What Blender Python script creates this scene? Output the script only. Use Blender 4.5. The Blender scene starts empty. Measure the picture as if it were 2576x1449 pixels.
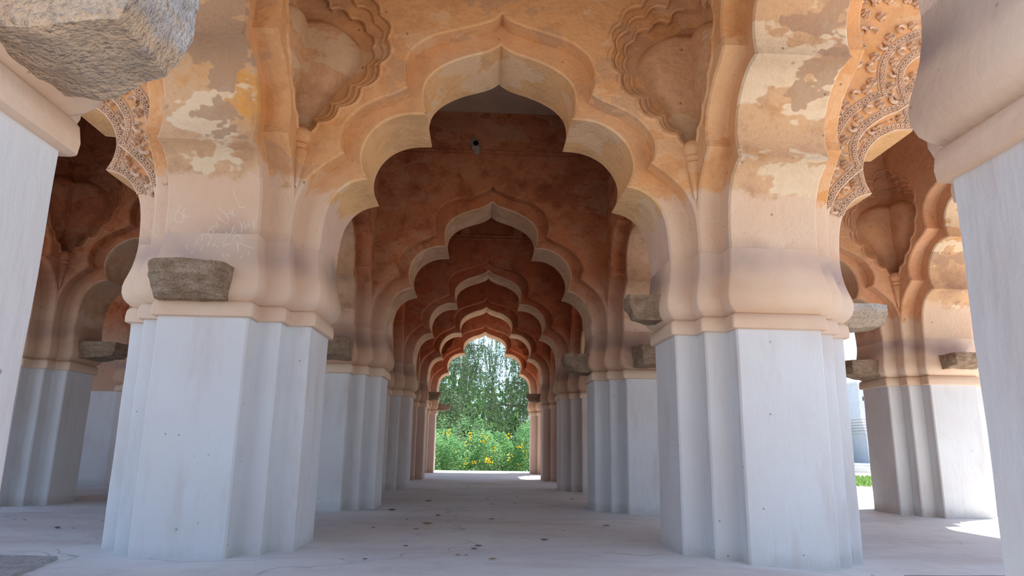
import bpy, bmesh, math, random
import numpy as np
from mathutils import Vector, Matrix, noise
from mathutils.geometry import tessellate_polygon

scene = bpy.context.scene
C = scene.collection
PI = math.pi

# ------------------------------------------------------------------ camera
F_PX, PITCH, YAW, ROLL = 1739.44, 0.2235, 0.0427, 0.0153
cam_d = bpy.data.cameras.new('camera')
cam_d.sensor_width = 36.0
cam_d.lens = F_PX / 2576 * 36.0
cam_d.clip_end = 600
cam = bpy.data.objects.new('camera', cam_d)
C.objects.link(cam)
scene.camera = cam
_s, _c, _sp, _cp = math.sin(YAW), math.cos(YAW), math.sin(PITCH), math.cos(PITCH)
_r = Vector((_c, -_s, 0)); _f = Vector((_s * _cp, _c * _cp, _sp)); _u = Vector((-_s * _sp, -_c * _sp, _cp))
_r2 = _r * math.cos(ROLL) + _u * math.sin(ROLL)
_u2 = -_r * math.sin(ROLL) + _u * math.cos(ROLL)
M = Matrix((( _r2.x, _u2.x, -_f.x, -0.0918), (_r2.y, _u2.y, -_f.y, 0.0), (_r2.z, _u2.z, -_f.z, 0.7029), (0, 0, 0, 1)))
cam.matrix_world = M

# ------------------------------------------------------------------ sky, sun, exposure
SUN_EL, SUN_AZ = math.radians(63.5), math.radians(28)       # azimuth measured from +X (right) towards +Y (away from camera)
world = bpy.data.worlds.new('sky')
scene.world = world
world.use_nodes = True
wn = world.node_tree
for n in list(wn.nodes): wn.nodes.remove(n)
wo = wn.nodes.new('ShaderNodeOutputWorld'); wb = wn.nodes.new('ShaderNodeBackground')
# clear midday sky: pale blue horizon, deeper blue above, soft whitish glow around the sun
SUN_DIR = (math.cos(SUN_EL) * math.cos(SUN_AZ), math.cos(SUN_EL) * math.sin(SUN_AZ), math.sin(SUN_EL))
tc = wn.nodes.new('ShaderNodeTexCoord'); sx = wn.nodes.new('ShaderNodeSeparateXYZ')
wn.links.new(tc.outputs['Generated'], sx.inputs[0])
rp = wn.nodes.new('ShaderNodeValToRGB'); cr = rp.color_ramp
SKY_STOPS = [(0.0, (0.74, 1.02, 1.30)), (0.15, (0.76, 1.04, 1.32)), (0.34, (0.42, 0.64, 1.02)), (0.50, (0.33, 0.51, 0.85)), (0.70, (0.30, 0.45, 0.78)), (1.0, (0.36, 0.48, 0.80))]
while len(cr.elements) < len(SKY_STOPS): cr.elements.new(0.5)
for e_, (p_, c_) in zip(cr.elements, SKY_STOPS): e_.position = p_; e_.color = (*c_, 1)
wn.links.new(sx.outputs['Z'], rp.inputs[0])
dt = wn.nodes.new('ShaderNodeVectorMath'); dt.operation = 'DOT_PRODUCT'; dt.inputs[1].default_value = SUN_DIR
wn.links.new(tc.outputs['Generated'], dt.inputs[0])
def wmath(op, a, b, clamp=False):
    n = wn.nodes.new('ShaderNodeMath'); n.operation = op; n.use_clamp = clamp
    for k_, v_ in enumerate((a, b)):
        if isinstance(v_, (int, float)): n.inputs[k_].default_value = v_
        else: wn.links.new(v_, n.inputs[k_])
    return n.outputs[0]
dd = wmath('MAXIMUM', dt.outputs['Value'], 0.0)
glow = wmath('ADD', wmath('MULTIPLY', wmath('POWER', dd, 40.0), 1.9), wmath('MULTIPLY', wmath('POWER', dd, 8.0), 0.6))
gc = wn.nodes.new('ShaderNodeVectorMath'); gc.operation = 'SCALE'; gc.inputs[0].default_value = (1.0, 0.88, 0.78)
wn.links.new(glow, gc.inputs['Scale'])
ad = wn.nodes.new('ShaderNodeVectorMath'); ad.operation = 'ADD'
wn.links.new(rp.outputs[0], ad.inputs[0]); wn.links.new(gc.outputs[0], ad.inputs[1])
wn.links.new(ad.outputs[0], wb.inputs['Color'])
wb.inputs['Strength'].default_value = 1.0
wn.links.new(wb.outputs[0], wo.inputs['Surface'])

sun_d = bpy.data.lights.new('sun', 'SUN')
sun_d.energy = 7.0; sun_d.angle = math.radians(0.6); sun_d.color = (1.0, 0.95, 0.87)
sun = bpy.data.objects.new('sun', sun_d); C.objects.link(sun)
sd = Vector((math.cos(SUN_EL) * math.cos(SUN_AZ), math.cos(SUN_EL) * math.sin(SUN_AZ), math.sin(SUN_EL)))
sun.rotation_euler = sd.to_track_quat('Z', 'Y').to_euler()
sun.location = (30, 20, 40)

scene.view_settings.view_transform = 'Standard'
scene.view_settings.look = 'None'
scene.view_settings.gamma = 1.0
scene.view_settings.use_curve_mapping = False
scene.view_settings.exposure = 0.62
scene.cycles.diffuse_bounces = 4
scene.cycles.max_bounces = 8

# ------------------------------------------------------------------ node helpers
def new_mat(name):
    m = bpy.data.materials.new(name); m.use_nodes = True
    nt = m.node_tree
    for n in list(nt.nodes): nt.nodes.remove(n)
    out = nt.nodes.new('ShaderNodeOutputMaterial'); b = nt.nodes.new('ShaderNodeBsdfPrincipled')
    nt.links.new(b.outputs[0], out.inputs[0])
    b.inputs['Specular IOR Level'].default_value = 0.0      # chalky, matt surfaces
    return m, nt, b

def pos(nt, scale=(1, 1, 1), loc=(0, 0, 0)):
    g = nt.nodes.new('ShaderNodeNewGeometry'); mp = nt.nodes.new('ShaderNodeMapping')
    mp.inputs['Scale'].default_value = scale; mp.inputs['Location'].default_value = loc
    nt.links.new(g.outputs['Position'], mp.inputs['Vector'])
    return mp.outputs[0]

def nz(nt, vec, scale, detail=4, rough=0.55, dist=0.0):
    n = nt.nodes.new('ShaderNodeTexNoise')
    n.inputs['Scale'].default_value = scale; n.inputs['Detail'].default_value = detail
    n.inputs['Roughness'].default_value = rough; n.inputs['Distortion'].default_value = dist
    nt.links.new(vec, n.inputs['Vector'])
    return n.outputs['Fac']

def ramp(nt, fac, stops):
    r = nt.nodes.new('ShaderNodeValToRGB')
    while len(r.color_ramp.elements) < len(stops): r.color_ramp.elements.new(0.5)
    for e, (p, c) in zip(r.color_ramp.elements, stops):
        e.position = p
        e.color = (c, c, c, 1) if isinstance(c, (int, float)) else (*c, 1)
    nt.links.new(fac, r.inputs[0])
    return r.outputs[0]

def mix(nt, fac, a, b, mode='MIX'):
    n = nt.nodes.new('ShaderNodeMix'); n.data_type = 'RGBA'; n.blend_type = mode
    for sock, v in ((n.inputs[0], fac), (n.inputs[6], a), (n.inputs[7], b)):
        if isinstance(v, (int, float)): sock.default_value = v
        elif isinstance(v, tuple): sock.default_value = (*v, 1)
        else: nt.links.new(v, sock)
    return n.outputs[2]

def mth(nt, op, a, b=None, c=None, clamp=False):
    n = nt.nodes.new('ShaderNodeMath'); n.operation = op; n.use_clamp = clamp
    for i, v in enumerate((a, b, c)):
        if v is None: continue
        if isinstance(v, (int, float)): n.inputs[i].default_value = v
        else: nt.links.new(v, n.inputs[i])
    return n.outputs[0]

def zpos(nt):
    g = nt.nodes.new('ShaderNodeNewGeometry'); s = nt.nodes.new('ShaderNodeSeparateXYZ')
    nt.links.new(g.outputs['Position'], s.inputs[0])
    return s.outputs['Z']

def bump(nt, b, h, strength, dist):
    n = nt.nodes.new('ShaderNodeBump'); n.inputs['Strength'].default_value = strength; n.inputs['Distance'].default_value = dist
    nt.links.new(h, n.inputs['Height']); nt.links.new(n.outputs[0], b.inputs['Normal'])

def maprange(nt, v, a, b, c=0.0, d=1.0):
    n = nt.nodes.new('ShaderNodeMapRange'); n.interpolation_type = 'SMOOTHSTEP'
    n.inputs[1].default_value = a; n.inputs[2].default_value = b; n.inputs[3].default_value = c; n.inputs[4].default_value = d
    nt.links.new(v, n.inputs[0])
    return n.outputs[0]

# ------------------------------------------------------------------ materials
def mat_lime(name='white_limewash', tint=None):
    m, nt, b = new_mat(name)
    p = pos(nt); ps = pos(nt, (1, 1, 0.22))
    big = nz(nt, p, 1.1, 3, 0.5)
    col = ramp(nt, big, [(0.30, (0.67, 0.625, 0.605)), (0.52, (0.70, 0.685, 0.68)), (0.7, (0.72, 0.72, 0.725))])
    streak = nz(nt, ps, 5.5, 4, 0.62)
    col = mix(nt, ramp(nt, streak, [(0.52, 0.0), (0.72, 0.6)]), col, (0.60, 0.515, 0.475))
    spots = nz(nt, p, 8, 4, 0.65)
    col = mix(nt, ramp(nt, spots, [(0.60, 0.0), (0.72, 0.3)]), col, (0.66, 0.62, 0.60))
    z = zpos(nt)
    base = mth(nt, 'ADD', z, mth(nt, 'MULTIPLY', spots, 0.16))
    col = mix(nt, maprange(nt, base, 0.05, 0.17, 0.45, 0.0), col, (0.47, 0.44, 0.42))
    v = nt.nodes.new('ShaderNodeTexVoronoi'); v.inputs['Scale'].default_value = 6.5
    nt.links.new(p, v.inputs['Vector'])
    col = mix(nt, ramp(nt, v.outputs['Distance'], [(0.035, 0.75), (0.06, 0.0)]), col, (0.30, 0.25, 0.22))
    if tint: col = mix(nt, 1.0, col, tint, 'MULTIPLY')
    nt.links.new(col, b.inputs['Base Color'])
    b.inputs['Roughness'].default_value = 0.75
    h = mix(nt, 0.5, spots, nz(nt, ps, 22, 2, 0.6))
    bump(nt, b, h, 0.35, 0.025)
    return m

def mat_peach(name, soot=True, tint=None):
    m, nt, b = new_mat(name)
    p = pos(nt)
    col = ramp(nt, nz(nt, p, 1.7, 4, 0.55), [(0.3, (0.71, 0.48, 0.335)), (0.5, (0.745, 0.545, 0.40)), (0.72, (0.73, 0.57, 0.45))])
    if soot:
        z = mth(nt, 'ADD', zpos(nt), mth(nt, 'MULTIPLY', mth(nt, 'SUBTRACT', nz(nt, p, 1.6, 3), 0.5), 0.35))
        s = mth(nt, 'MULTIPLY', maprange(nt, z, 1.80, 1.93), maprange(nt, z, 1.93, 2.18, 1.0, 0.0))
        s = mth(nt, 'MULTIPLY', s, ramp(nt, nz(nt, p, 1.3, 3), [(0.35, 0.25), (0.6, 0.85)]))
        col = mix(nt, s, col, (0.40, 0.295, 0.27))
    v = nt.nodes.new('ShaderNodeTexVoronoi'); v.inputs['Scale'].default_value = 7
    nt.links.new(p, v.inputs['Vector'])
    col = mix(nt, ramp(nt, v.outputs['Distance'], [(0.03, 0.6), (0.055, 0.0)]), col, (0.32, 0.2, 0.14))
    if tint: col = mix(nt, 1.0, col, tint, 'MULTIPLY')
    nt.links.new(col, b.inputs['Base Color'])
    b.inputs['Roughness'].default_value = 0.8
    bump(nt, b, mix(nt, 0.5, nz(nt, p, 4.5, 3), nz(nt, p, 26, 2)), 0.3, 0.02)
    return m

def mat_plaster(name, base, orange, brown, pale, patch=1.0, line=2.48, paleamt=1.0, low=((0.72, 0.49, 0.345), (0.75, 0.555, 0.405)), mott=0.6, bmp=0.55, soft=0.04):
    """restored pinkish render low down, old weathered ochre render above a ragged line"""
    m, nt, b = new_mat(name)
    p = pos(nt); pw = pos(nt, (1, 1, 1), (3.1, 7.7, 1.3)); ph = pos(nt, (1, 1, 1.8), (9, 2, 4)); pg = pos(nt, (1, 1, 1.3), (1.7, 5.1, 8.8))
    n1 = nz(nt, p, 1.5, 3); n2 = nz(nt, pw, 4.6, 4, 0.68); n3 = nz(nt, ph, 1.3, 4, 0.64); n4 = nz(nt, pg, 1.6, 4, 0.62); n5 = nz(nt, p, 27, 2, 0.6)
    z0 = zpos(nt)
    lo = ramp(nt, n1, [(0.35, low[0]), (0.65, low[1])])
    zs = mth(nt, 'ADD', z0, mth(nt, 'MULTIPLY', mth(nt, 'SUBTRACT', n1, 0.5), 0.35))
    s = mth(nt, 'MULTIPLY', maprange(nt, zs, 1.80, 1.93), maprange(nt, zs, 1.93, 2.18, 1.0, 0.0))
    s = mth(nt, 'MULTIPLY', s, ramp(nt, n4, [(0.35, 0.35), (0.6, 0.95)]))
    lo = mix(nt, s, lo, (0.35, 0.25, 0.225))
    up = ramp(nt, mth(nt, 'ADD', mth(nt, 'MULTIPLY', n1, 0.62), mth(nt, 'MULTIPLY', n2, 0.38)), [(0.34, brown), (0.46, base), (0.56, base), (0.67, orange)])
    up = mix(nt, ramp(nt, n2, [(0.50, 0.0), (0.68, mott)]), up, brown)
    up = mix(nt, ramp(nt, n5, [(0.55, 0.0), (0.75, mott * 0.5)]), up, brown)
    up = mix(nt, ramp(nt, n3, [(0.555, 0.0), (0.575, 0.85 * paleamt), (0.72, 0.5 * paleamt)]), up, pale)
    f2 = ramp(nt, n4, [(0.57, 0.0), (0.582, 0.85 * patch)])
    up = mix(nt, f2, up, (0.47, 0.305, 0.20))
    zz = mth(nt, 'ADD', z0, mth(nt, 'MULTIPLY', mth(nt, 'SUBTRACT', mth(nt, 'ADD', mth(nt, 'MULTIPLY', n2, 0.5), mth(nt, 'MULTIPLY', n3, 0.5)), 0.5), 0.8))
    col = mix(nt, maprange(nt, zz, line - soft, line + soft), lo, up)
    v = nt.nodes.new('ShaderNodeTexVoronoi'); v.inputs['Scale'].default_value = 5.5
    nt.links.new(p, v.inputs['Vector'])
    col = mix(nt, ramp(nt, v.outputs['Distance'], [(0.035, 0.7), (0.07, 0.0)]), col, tuple(x * 0.4 for x in brown))
    nt.links.new(col, b.inputs['Base Color'])
    b.inputs['Roughness'].default_value = 0.85
    h = mix(nt, 0.35, n2, n5)
    bump(nt, b, h, bmp, 0.04)
    return m

def mat_stone(name, c1, c2, c3, sc=9, bs=0.6, tan=None, tz=(0, 1)):
    m, nt, b = new_mat(name)
    p = pos(nt); pl_ = pos(nt, (1, 1, 4.5))
    n1 = nz(nt, p, sc, 5, 0.72); n2 = nz(nt, pl_, sc * 0.8, 4, 0.65); sp = nz(nt, p, sc * 8, 2, 0.6)
    col = ramp(nt, n1, [(0.3, c1), (0.5, c2), (0.68, c3)])
    if tan:
        zz = mth(nt, 'ADD', zpos(nt), mth(nt, 'MULTIPLY', mth(nt, 'SUBTRACT', n2, 0.5), 0.28))
        col = mix(nt, maprange(nt, zz, tz[0], tz[1], 0.85, 0.0), col, tan)
    col = mix(nt, ramp(nt, n2, [(0.48, 0.0), (0.66, 0.45)]), col, tuple(x * 0.6 for x in c1))
    col = mix(nt, ramp(nt, sp, [(0.5, 0.0), (0.7, 0.5)]), col, tuple(x * 0.45 for x in c1))
    nt.links.new(col, b.inputs['Base Color']); b.inputs['Roughness'].default_value = 0.9
    bump(nt, b, mix(nt, 0.4, mix(nt, 0.5, n1, n2), sp), bs, 0.05)
    return m

def mat_floor():
    m, nt, b = new_mat('cement_floor')
    p = pos(nt); px = pos(nt, (0.55, 1.3, 1))
    col = ramp(nt, nz(nt, px, 0.9, 5, 0.6), [(0.28, (0.64, 0.67, 0.68)), (0.5, (0.75, 0.785, 0.79)), (0.7, (0.80, 0.83, 0.83))])
    n42 = nz(nt, p, 4.2, 4, 0.65)
    col = mix(nt, ramp(nt, n42, [(0.5, 0.0), (0.75, 0.4)]), col, (0.50, 0.50, 0.515))
    col = mix(nt, ramp(nt, nz(nt, pos(nt, (0.8, 1.6, 1), (4, 1, 0)), 0.6, 3), [(0.57, 0.0), (0.72, 0.5)]), col, (0.53, 0.44, 0.43))
    v = nt.nodes.new('ShaderNodeTexVoronoi'); v.feature = 'DISTANCE_TO_EDGE'; v.inputs['Scale'].default_value = 0.33
    d = nt.nodes.new('ShaderNodeVectorMath'); d.operation = 'ADD'
    nn = nt.nodes.new('ShaderNodeTexNoise'); nn.inputs['Scale'].default_value = 1.6
    nt.links.new(p, nn.inputs['Vector']); nt.links.new(p, d.inputs[0]); nt.links.new(nn.outputs['Color'], d.inputs[1])
    nt.links.new(d.outputs[0], v.inputs['Vector'])
    crack = ramp(nt, v.outputs['Distance'], [(0.0, 1.0), (0.004, 0.0)])
    col = mix(nt, mth(nt, 'MULTIPLY', crack, 0.5), col, (0.18, 0.17, 0.17))
    nt.links.new(col, b.inputs['Base Color']); b.inputs['Roughness'].default_value = 0.6; b.inputs['Specular IOR Level'].default_value = 0.25
    bump(nt, b, mix(nt, 0.3, n42, nz(nt, p, 30, 2)), 0.35, 0.025)
    return m

def mat_simple(name, c, rough=0.85, var=0.25, sc=6):
    m, nt, b = new_mat(name)
    p = pos(nt)
    col = ramp(nt, nz(nt, p, sc, 4), [(0.3, tuple(x * (1 - var) for x in c)), (0.7, tuple(min(1, x * (1 + var)) for x in c))])
    nt.links.new(col, b.inputs['Base Color']); b.inputs['Roughness'].default_value = rough
    return m

def mat_leaf(name, stops, trans=0.4, sc=2.2):
    m = bpy.data.materials.new(name); m.use_nodes = True
    nt = m.node_tree
    for n in list(nt.nodes): nt.nodes.remove(n)
    out = nt.nodes.new('ShaderNodeOutputMaterial')
    p = pos(nt)
    w = nt.nodes.new('ShaderNodeTexWhiteNoise')
    g = nt.nodes.new('ShaderNodeNewGeometry')
    w.noise_dimensions = '1D'
    nt.links.new(g.outputs['Random Per Island'], w.inputs[1])
    f = mth(nt, 'ADD', mth(nt, 'MULTIPLY', w.outputs['Value'], 0.5), mth(nt, 'MULTIPLY', nz(nt, p, sc, 3), 0.5))
    col = ramp(nt, f, stops)
    d = nt.nodes.new('ShaderNodeBsdfDiffuse'); t = nt.nodes.new('ShaderNodeBsdfTranslucent'); mx = nt.nodes.new('ShaderNodeMixShader')
    nt.links.new(col, d.inputs['Color']); nt.links.new(col, t.inputs['Color'])
    mx.inputs[0].default_value = trans
    nt.links.new(d.outputs[0], mx.inputs[1]); nt.links.new(t.outputs[0], mx.inputs[2]); nt.links.new(mx.outputs[0], out.inputs[0])
    return m

LIME = mat_lime()
LIME_BOUNCE_FAINT = mat_lime('faint_bounce_limewash', (0.96, 0.88, 0.83))  # white lime with a faint red bounce light mixed into the colour
LIME_BOUNCE = mat_lime('red_bounce_limewash', (0.93, 0.72, 0.60))  # white lime for the rearmost shafts, stronger red bounce light put in
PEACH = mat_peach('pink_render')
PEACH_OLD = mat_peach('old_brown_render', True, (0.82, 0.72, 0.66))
MOULD = mat_peach('pink_render_moulding', False)
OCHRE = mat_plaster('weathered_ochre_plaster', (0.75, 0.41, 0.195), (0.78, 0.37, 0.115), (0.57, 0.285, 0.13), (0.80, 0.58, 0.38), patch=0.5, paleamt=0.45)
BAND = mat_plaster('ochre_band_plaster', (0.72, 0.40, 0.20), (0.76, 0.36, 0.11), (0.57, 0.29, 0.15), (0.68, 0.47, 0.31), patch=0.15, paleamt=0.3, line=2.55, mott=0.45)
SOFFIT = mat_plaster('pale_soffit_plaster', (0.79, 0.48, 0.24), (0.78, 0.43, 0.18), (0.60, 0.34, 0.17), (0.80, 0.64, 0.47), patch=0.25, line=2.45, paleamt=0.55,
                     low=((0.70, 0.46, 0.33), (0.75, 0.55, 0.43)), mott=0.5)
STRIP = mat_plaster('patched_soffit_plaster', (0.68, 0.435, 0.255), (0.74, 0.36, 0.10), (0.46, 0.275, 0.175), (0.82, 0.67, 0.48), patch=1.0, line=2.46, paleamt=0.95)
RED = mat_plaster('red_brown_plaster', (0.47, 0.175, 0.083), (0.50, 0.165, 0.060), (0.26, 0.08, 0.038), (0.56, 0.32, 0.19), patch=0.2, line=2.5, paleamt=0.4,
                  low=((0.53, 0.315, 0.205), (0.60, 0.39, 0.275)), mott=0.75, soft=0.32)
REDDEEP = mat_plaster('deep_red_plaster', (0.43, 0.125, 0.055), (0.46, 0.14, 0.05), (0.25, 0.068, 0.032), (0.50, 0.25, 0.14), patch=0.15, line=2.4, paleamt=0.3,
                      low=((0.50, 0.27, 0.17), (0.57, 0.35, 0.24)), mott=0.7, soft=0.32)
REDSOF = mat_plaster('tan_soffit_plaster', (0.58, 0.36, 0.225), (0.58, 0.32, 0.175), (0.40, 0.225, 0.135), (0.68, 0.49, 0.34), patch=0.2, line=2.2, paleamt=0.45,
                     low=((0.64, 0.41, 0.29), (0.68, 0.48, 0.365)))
RED_LIT = mat_plaster('lit_red_brown_plaster', (0.78, 0.43, 0.25), (0.80, 0.44, 0.22), (0.60, 0.30, 0.16), (0.70, 0.46, 0.29), patch=0.2, line=2.3, paleamt=0.4)  # right-aisle copy of the red-brown plaster, brightened to stand in for sun bounce
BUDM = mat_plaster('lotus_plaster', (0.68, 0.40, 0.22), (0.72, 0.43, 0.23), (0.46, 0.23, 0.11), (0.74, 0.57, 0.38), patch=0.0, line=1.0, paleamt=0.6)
STUCCO = mat_simple('carved_stucco', (0.66, 0.47, 0.34), 0.9, 0.18, 14)
CEIL = mat_simple('ceiling_plaster', (0.46, 0.32, 0.22), 0.9, 0.12, 2)
STONE_NEAR = mat_stone('grey_tan_granite', (0.44, 0.38, 0.33), (0.54, 0.52, 0.51), (0.62, 0.64, 0.68), 7, 0.9, (0.54, 0.375, 0.235), (1.69, 1.83))
STONE = mat_stone('brown_granite', (0.30, 0.19, 0.12), (0.43, 0.30, 0.205), (0.52, 0.405, 0.31), 10, 1.0)
SLAB = mat_stone('grey_paving_stone', (0.36, 0.35, 0.34), (0.44, 0.44, 0.44), (0.50, 0.50, 0.49), 5)
FLOOR = mat_floor()
SCRATCH = mat_simple('scratched_plaster', (0.86, 0.77, 0.70), 0.9, 0.05)
DARK = mat_simple('dark_hole', (0.02, 0.015, 0.012), 0.9)
CEMENT = mat_stone('rough_cement', (0.30, 0.24, 0.22), (0.40, 0.33, 0.30), (0.48, 0.40, 0.36), 14)
EXTERIOR = mat_simple('exterior_plaster', (0.62, 0.42, 0.29), 0.9, 0.2, 2)
GROUND = mat_simple('dry_earth', (0.54, 0.48, 0.41), 0.95, 0.25, 0.7)

# ------------------------------------------------------------------ mesh helpers
def mesh_obj(name, verts, faces, mats, parent=None, midx=None, smooth=False, angle=35):
    me = bpy.data.meshes.new(name)
    me.from_pydata([tuple(v) for v in verts], [], faces)
    for m in (mats if isinstance(mats, (list, tuple)) else [mats]): me.materials.append(m)
    if midx is not None: me.polygons.foreach_set('material_index', midx)
    if smooth:
        me.polygons.foreach_set('use_smooth', [True] * len(me.polygons))
        me.update()
        me.set_sharp_from_angle(angle=math.radians(angle))
    me.update()
    return link(name, me, parent)

def link(name, me, parent=None):
    o = bpy.data.objects.new(name, me)
    C.objects.link(o)
    if parent is not None: o.parent = parent
    return o

def thing(name, label, cat, loc=(0, 0, 0), rotz=0, group=None):
    o = bpy.data.objects.new(name, None); C.objects.link(o)
    o.location = loc; o.rotation_euler = (0, 0, rotz); o.empty_display_size = 0.2
    return tag(o, label, cat, group)

def tag(o, label, cat, group=None):
    o['label'] = label; o['category'] = cat
    if group: o['group'] = group
    return o

def struct(o, label=None):
    o['kind'] = 'structure'
    if label: o['label'] = label
    return o

class MB:
    def __init__(s): s.v = []; s.f = []; s.m = []
    def add(s, verts, faces, mi=0):
        k = len(s.v); s.v.extend(verts); s.f.extend([tuple(i + k for i in f) for f in faces]); s.m.extend([mi] * len(faces))
    def box(s, x0, x1, y0, y1, z0, z1, mi=0):
        v = [(x, y, z) for z in (z0, z1) for y in (y0, y1) for x in (x0, x1)]
        s.add(v, [(0, 2, 3, 1), (4, 5, 7, 6), (0, 1, 5, 4), (2, 6, 7, 3), (0, 4, 6, 2), (1, 3, 7, 5)], mi)
    def tube(s, pts, r, sides=5, mi=0, ref=None):
        rr = r if isinstance(r, (list, tuple)) else [r] * len(pts)
        pts = [Vector(p) for p in pts]; n = len(pts); V = []; Fs = []
        for i, p in enumerate(pts):
            d = (pts[min(i + 1, n - 1)] - pts[max(i - 1, 0)])
            if d.length < 1e-9: d = Vector((0, 0, 1))
            d.normalize()
            a = d.cross(ref if ref is not None else (Vector((0, 0, 1)) if abs(d.z) < 0.9 else Vector((1, 0, 0)))).normalized(); b = d.cross(a)
            for k in range(sides):
                t = 2 * PI * k / sides
                V.append(p + a * (rr[i] * math.cos(t)) + b * (rr[i] * math.sin(t)))
        for i in range(n - 1):
            for k in range(sides):
                k2 = (k + 1) % sides
                Fs.append((i * sides + k, i * sides + k2, (i + 1) * sides + k2, (i + 1) * sides + k))
        Fs.append(tuple(range(sides))[::-1]); Fs.append(tuple((n - 1) * sides + k for k in range(sides)))
        s.add(V, Fs, mi)
    def lathe(s, prof, seg=14, c=(0, 0, 0), mi=0):
        V = []; Fs = []
        for r, z in prof:
            for k in range(seg):
                t = 2 * PI * k / seg; V.append((c[0] + r * math.cos(t), c[1] + r * math.sin(t), c[2] + z))
        for i in range(len(prof) - 1):
            for k in range(seg):
                k2 = (k + 1) % seg; Fs.append((i * seg + k, i * seg + k2, (i + 1) * seg + k2, (i + 1) * seg + k))
        s.add(V, Fs, mi)
    def build(s, name, mats, parent=None, smooth=False, angle=35):
        return mesh_obj(name, s.v, s.f, mats, parent, s.m, smooth, angle)

def sstep(a, b, x):
    t = max(0.0, min(1.0, (x - a) / (b - a))); return t * t * (3 - 2 * t)

# ------------------------------------------------------------------ plan of the pavilion
PA, PS = 0.2937, 0.1639                  # half panel, step
PB, PW = PA + PS, PA + 2 * PS            # middle step, outermost face
EX = 0.02
AT, BT = PA + EX, PB + EX                # half thickness of the two arch orders
COLS = [-5.65, -1.9215, 1.9215, 5.63]
ROWS = [1.596, 5.174, 8.80, 12.435, 15.79, 19.35]
Z_IMP, Z_NECK, Z_TOP = 1.50, 2.05, 5.00

def floor_z(x, y):
    z = -0.045 * sstep(5.4, 8.6, y)
    z -= 0.05 * sstep(1.3, 2.4, x) * (1 - sstep(6.0, 9.0, y))
    return z + 0.006 * noise.noise(Vector((x * 0.6, y * 0.6, 0)))

def catmull(pts, n=5):
    P = [Vector((p[0], p[1], 0)) for p in pts]; out = []
    for i in range(len(P) - 1):
        p0 = P[max(i - 1, 0)]; p1 = P[i]; p2 = P[i + 1]; p3 = P[min(i + 2, len(P) - 1)]
        for k in range(n):
            t = k / n
            q = 0.5 * ((2 * p1) + (p2 - p0) * t + (2 * p0 - 5 * p1 + 4 * p2 - p3) * t * t + (3 * p1 - p0 - 3 * p2 + p3) * t ** 3)
            out.append((q.x, q.y))
    out.append(pts[-1])
    return out

# half profiles, springing to crown; each sub-list is one foil of the arch
FOIL1 = [[(1.28, 2.05), (1.272, 2.20), (1.255, 2.33), (1.222, 2.43), (1.158, 2.52), (1.07, 2.58), (0.965, 2.61)],
         [(0.965, 2.61), (1.008, 2.71), (1.018, 2.83), (0.972, 2.96), (0.872, 3.07), (0.725, 3.14), (0.555, 3.155)],
         [(0.555, 3.155), (0.578, 3.235), (0.586, 3.325), (0.562, 3.435), (0.475, 3.535), (0.325, 3.618), (0.12, 3.69), (0.045, 3.728), (0.0, 3.765)]]
FOIL2 = [[(1.444, 2.05), (1.444, 2.20), (1.43, 2.35), (1.395, 2.46), (1.335, 2.56), (1.24, 2.65), (1.115, 2.745)],
         [(1.115, 2.745), (1.150, 2.84), (1.136, 2.95), (1.045, 3.075), (0.905, 3.17), (0.78, 3.225), (0.684, 3.285)],
         [(0.684, 3.285), (0.712, 3.42), (0.692, 3.55), (0.620, 3.645), (0.50, 3.72), (0.31, 3.778), (0.11, 3.845), (0.04, 3.885), (0.0, 3.93)]]

def half_profile(foils, k):
    out = []
    for f in foils:
        c = catmull(f, 5)
        out += c if not out else c[1:]
    return [(u * k, z) for u, z in out]

def full_profile(foils, k, seed):
    h = half_profile(foils, k)
    L = [(-u, z) for u, z in h]; R = [(u, z) for u, z in h][::-1][1:]
    out = []
    for i, (u, z) in enumerate(L + R):
        fade = min(1.0, max(0.0, (z - 2.1) / 0.4))
        n1 = noise.noise(Vector((u * 2.2, z * 2.2, seed))); n2 = noise.noise(Vector((u * 2.2, z * 2.2, seed + 40)))
        out.append((u + 0.010 * n1 * fade, z + 0.010 * n2 * fade))
    return out

def normals2(P):
    """outward (into the masonry) normals of an open curve running left springing -> crown -> right springing"""
    N = []
    for i in range(len(P)):
        a = P[max(i - 1, 0)]; b = P[min(i + 1, len(P) - 1)]
        dx, dz = b[0] - a[0], b[1] - a[1]; l = math.hypot(dx, dz) or 1
        N.append((-dz / l, dx / l))
    return N

def offset(P, d):
    return [(p[0] + n[0] * d, p[1] + n[1] * d) for p, n in zip(P, normals2(P))]

def tess(loops):
    return tessellate_polygon([[Vector((p[0], p[1], 0)) for p in l] for l in loops])

# corner lotus niche outlines, half: (distance from the corner, height)
def scallop(base, k=0.26, n=6):
    out = [base[0]]
    for (a, b) in zip(base[:-1], base[1:]):
        ch = Vector((b[0] - a[0], b[1] - a[1])); nr = Vector((ch.y, -ch.x))
        for i in range(1, n + 1):
            t = i / n; w = math.sin(PI * t) ** 0.8 * k
            out.append((a[0] + ch.x * t + nr.x * w, a[1] + ch.y * t + nr.y * w))
    return out
N_A = scallop([(0.0, 2.875), (0.13, 2.965), (0.275, 3.085), (0.425, 3.25), (0.55, 3.45), (0.595, 3.67), (0.53, 3.88), (0.37, 4.04), (0.18, 4.15), (0.0, 4.30)], 0.24)
N_B = scallop([(0.0, 2.905), (0.105, 3.00), (0.235, 3.125), (0.375, 3.285), (0.50, 3.475), (0.54, 3.66), (0.475, 3.845), (0.33, 3.98), (0.155, 4.07), (0.0, 4.20)], 0.25)
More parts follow.
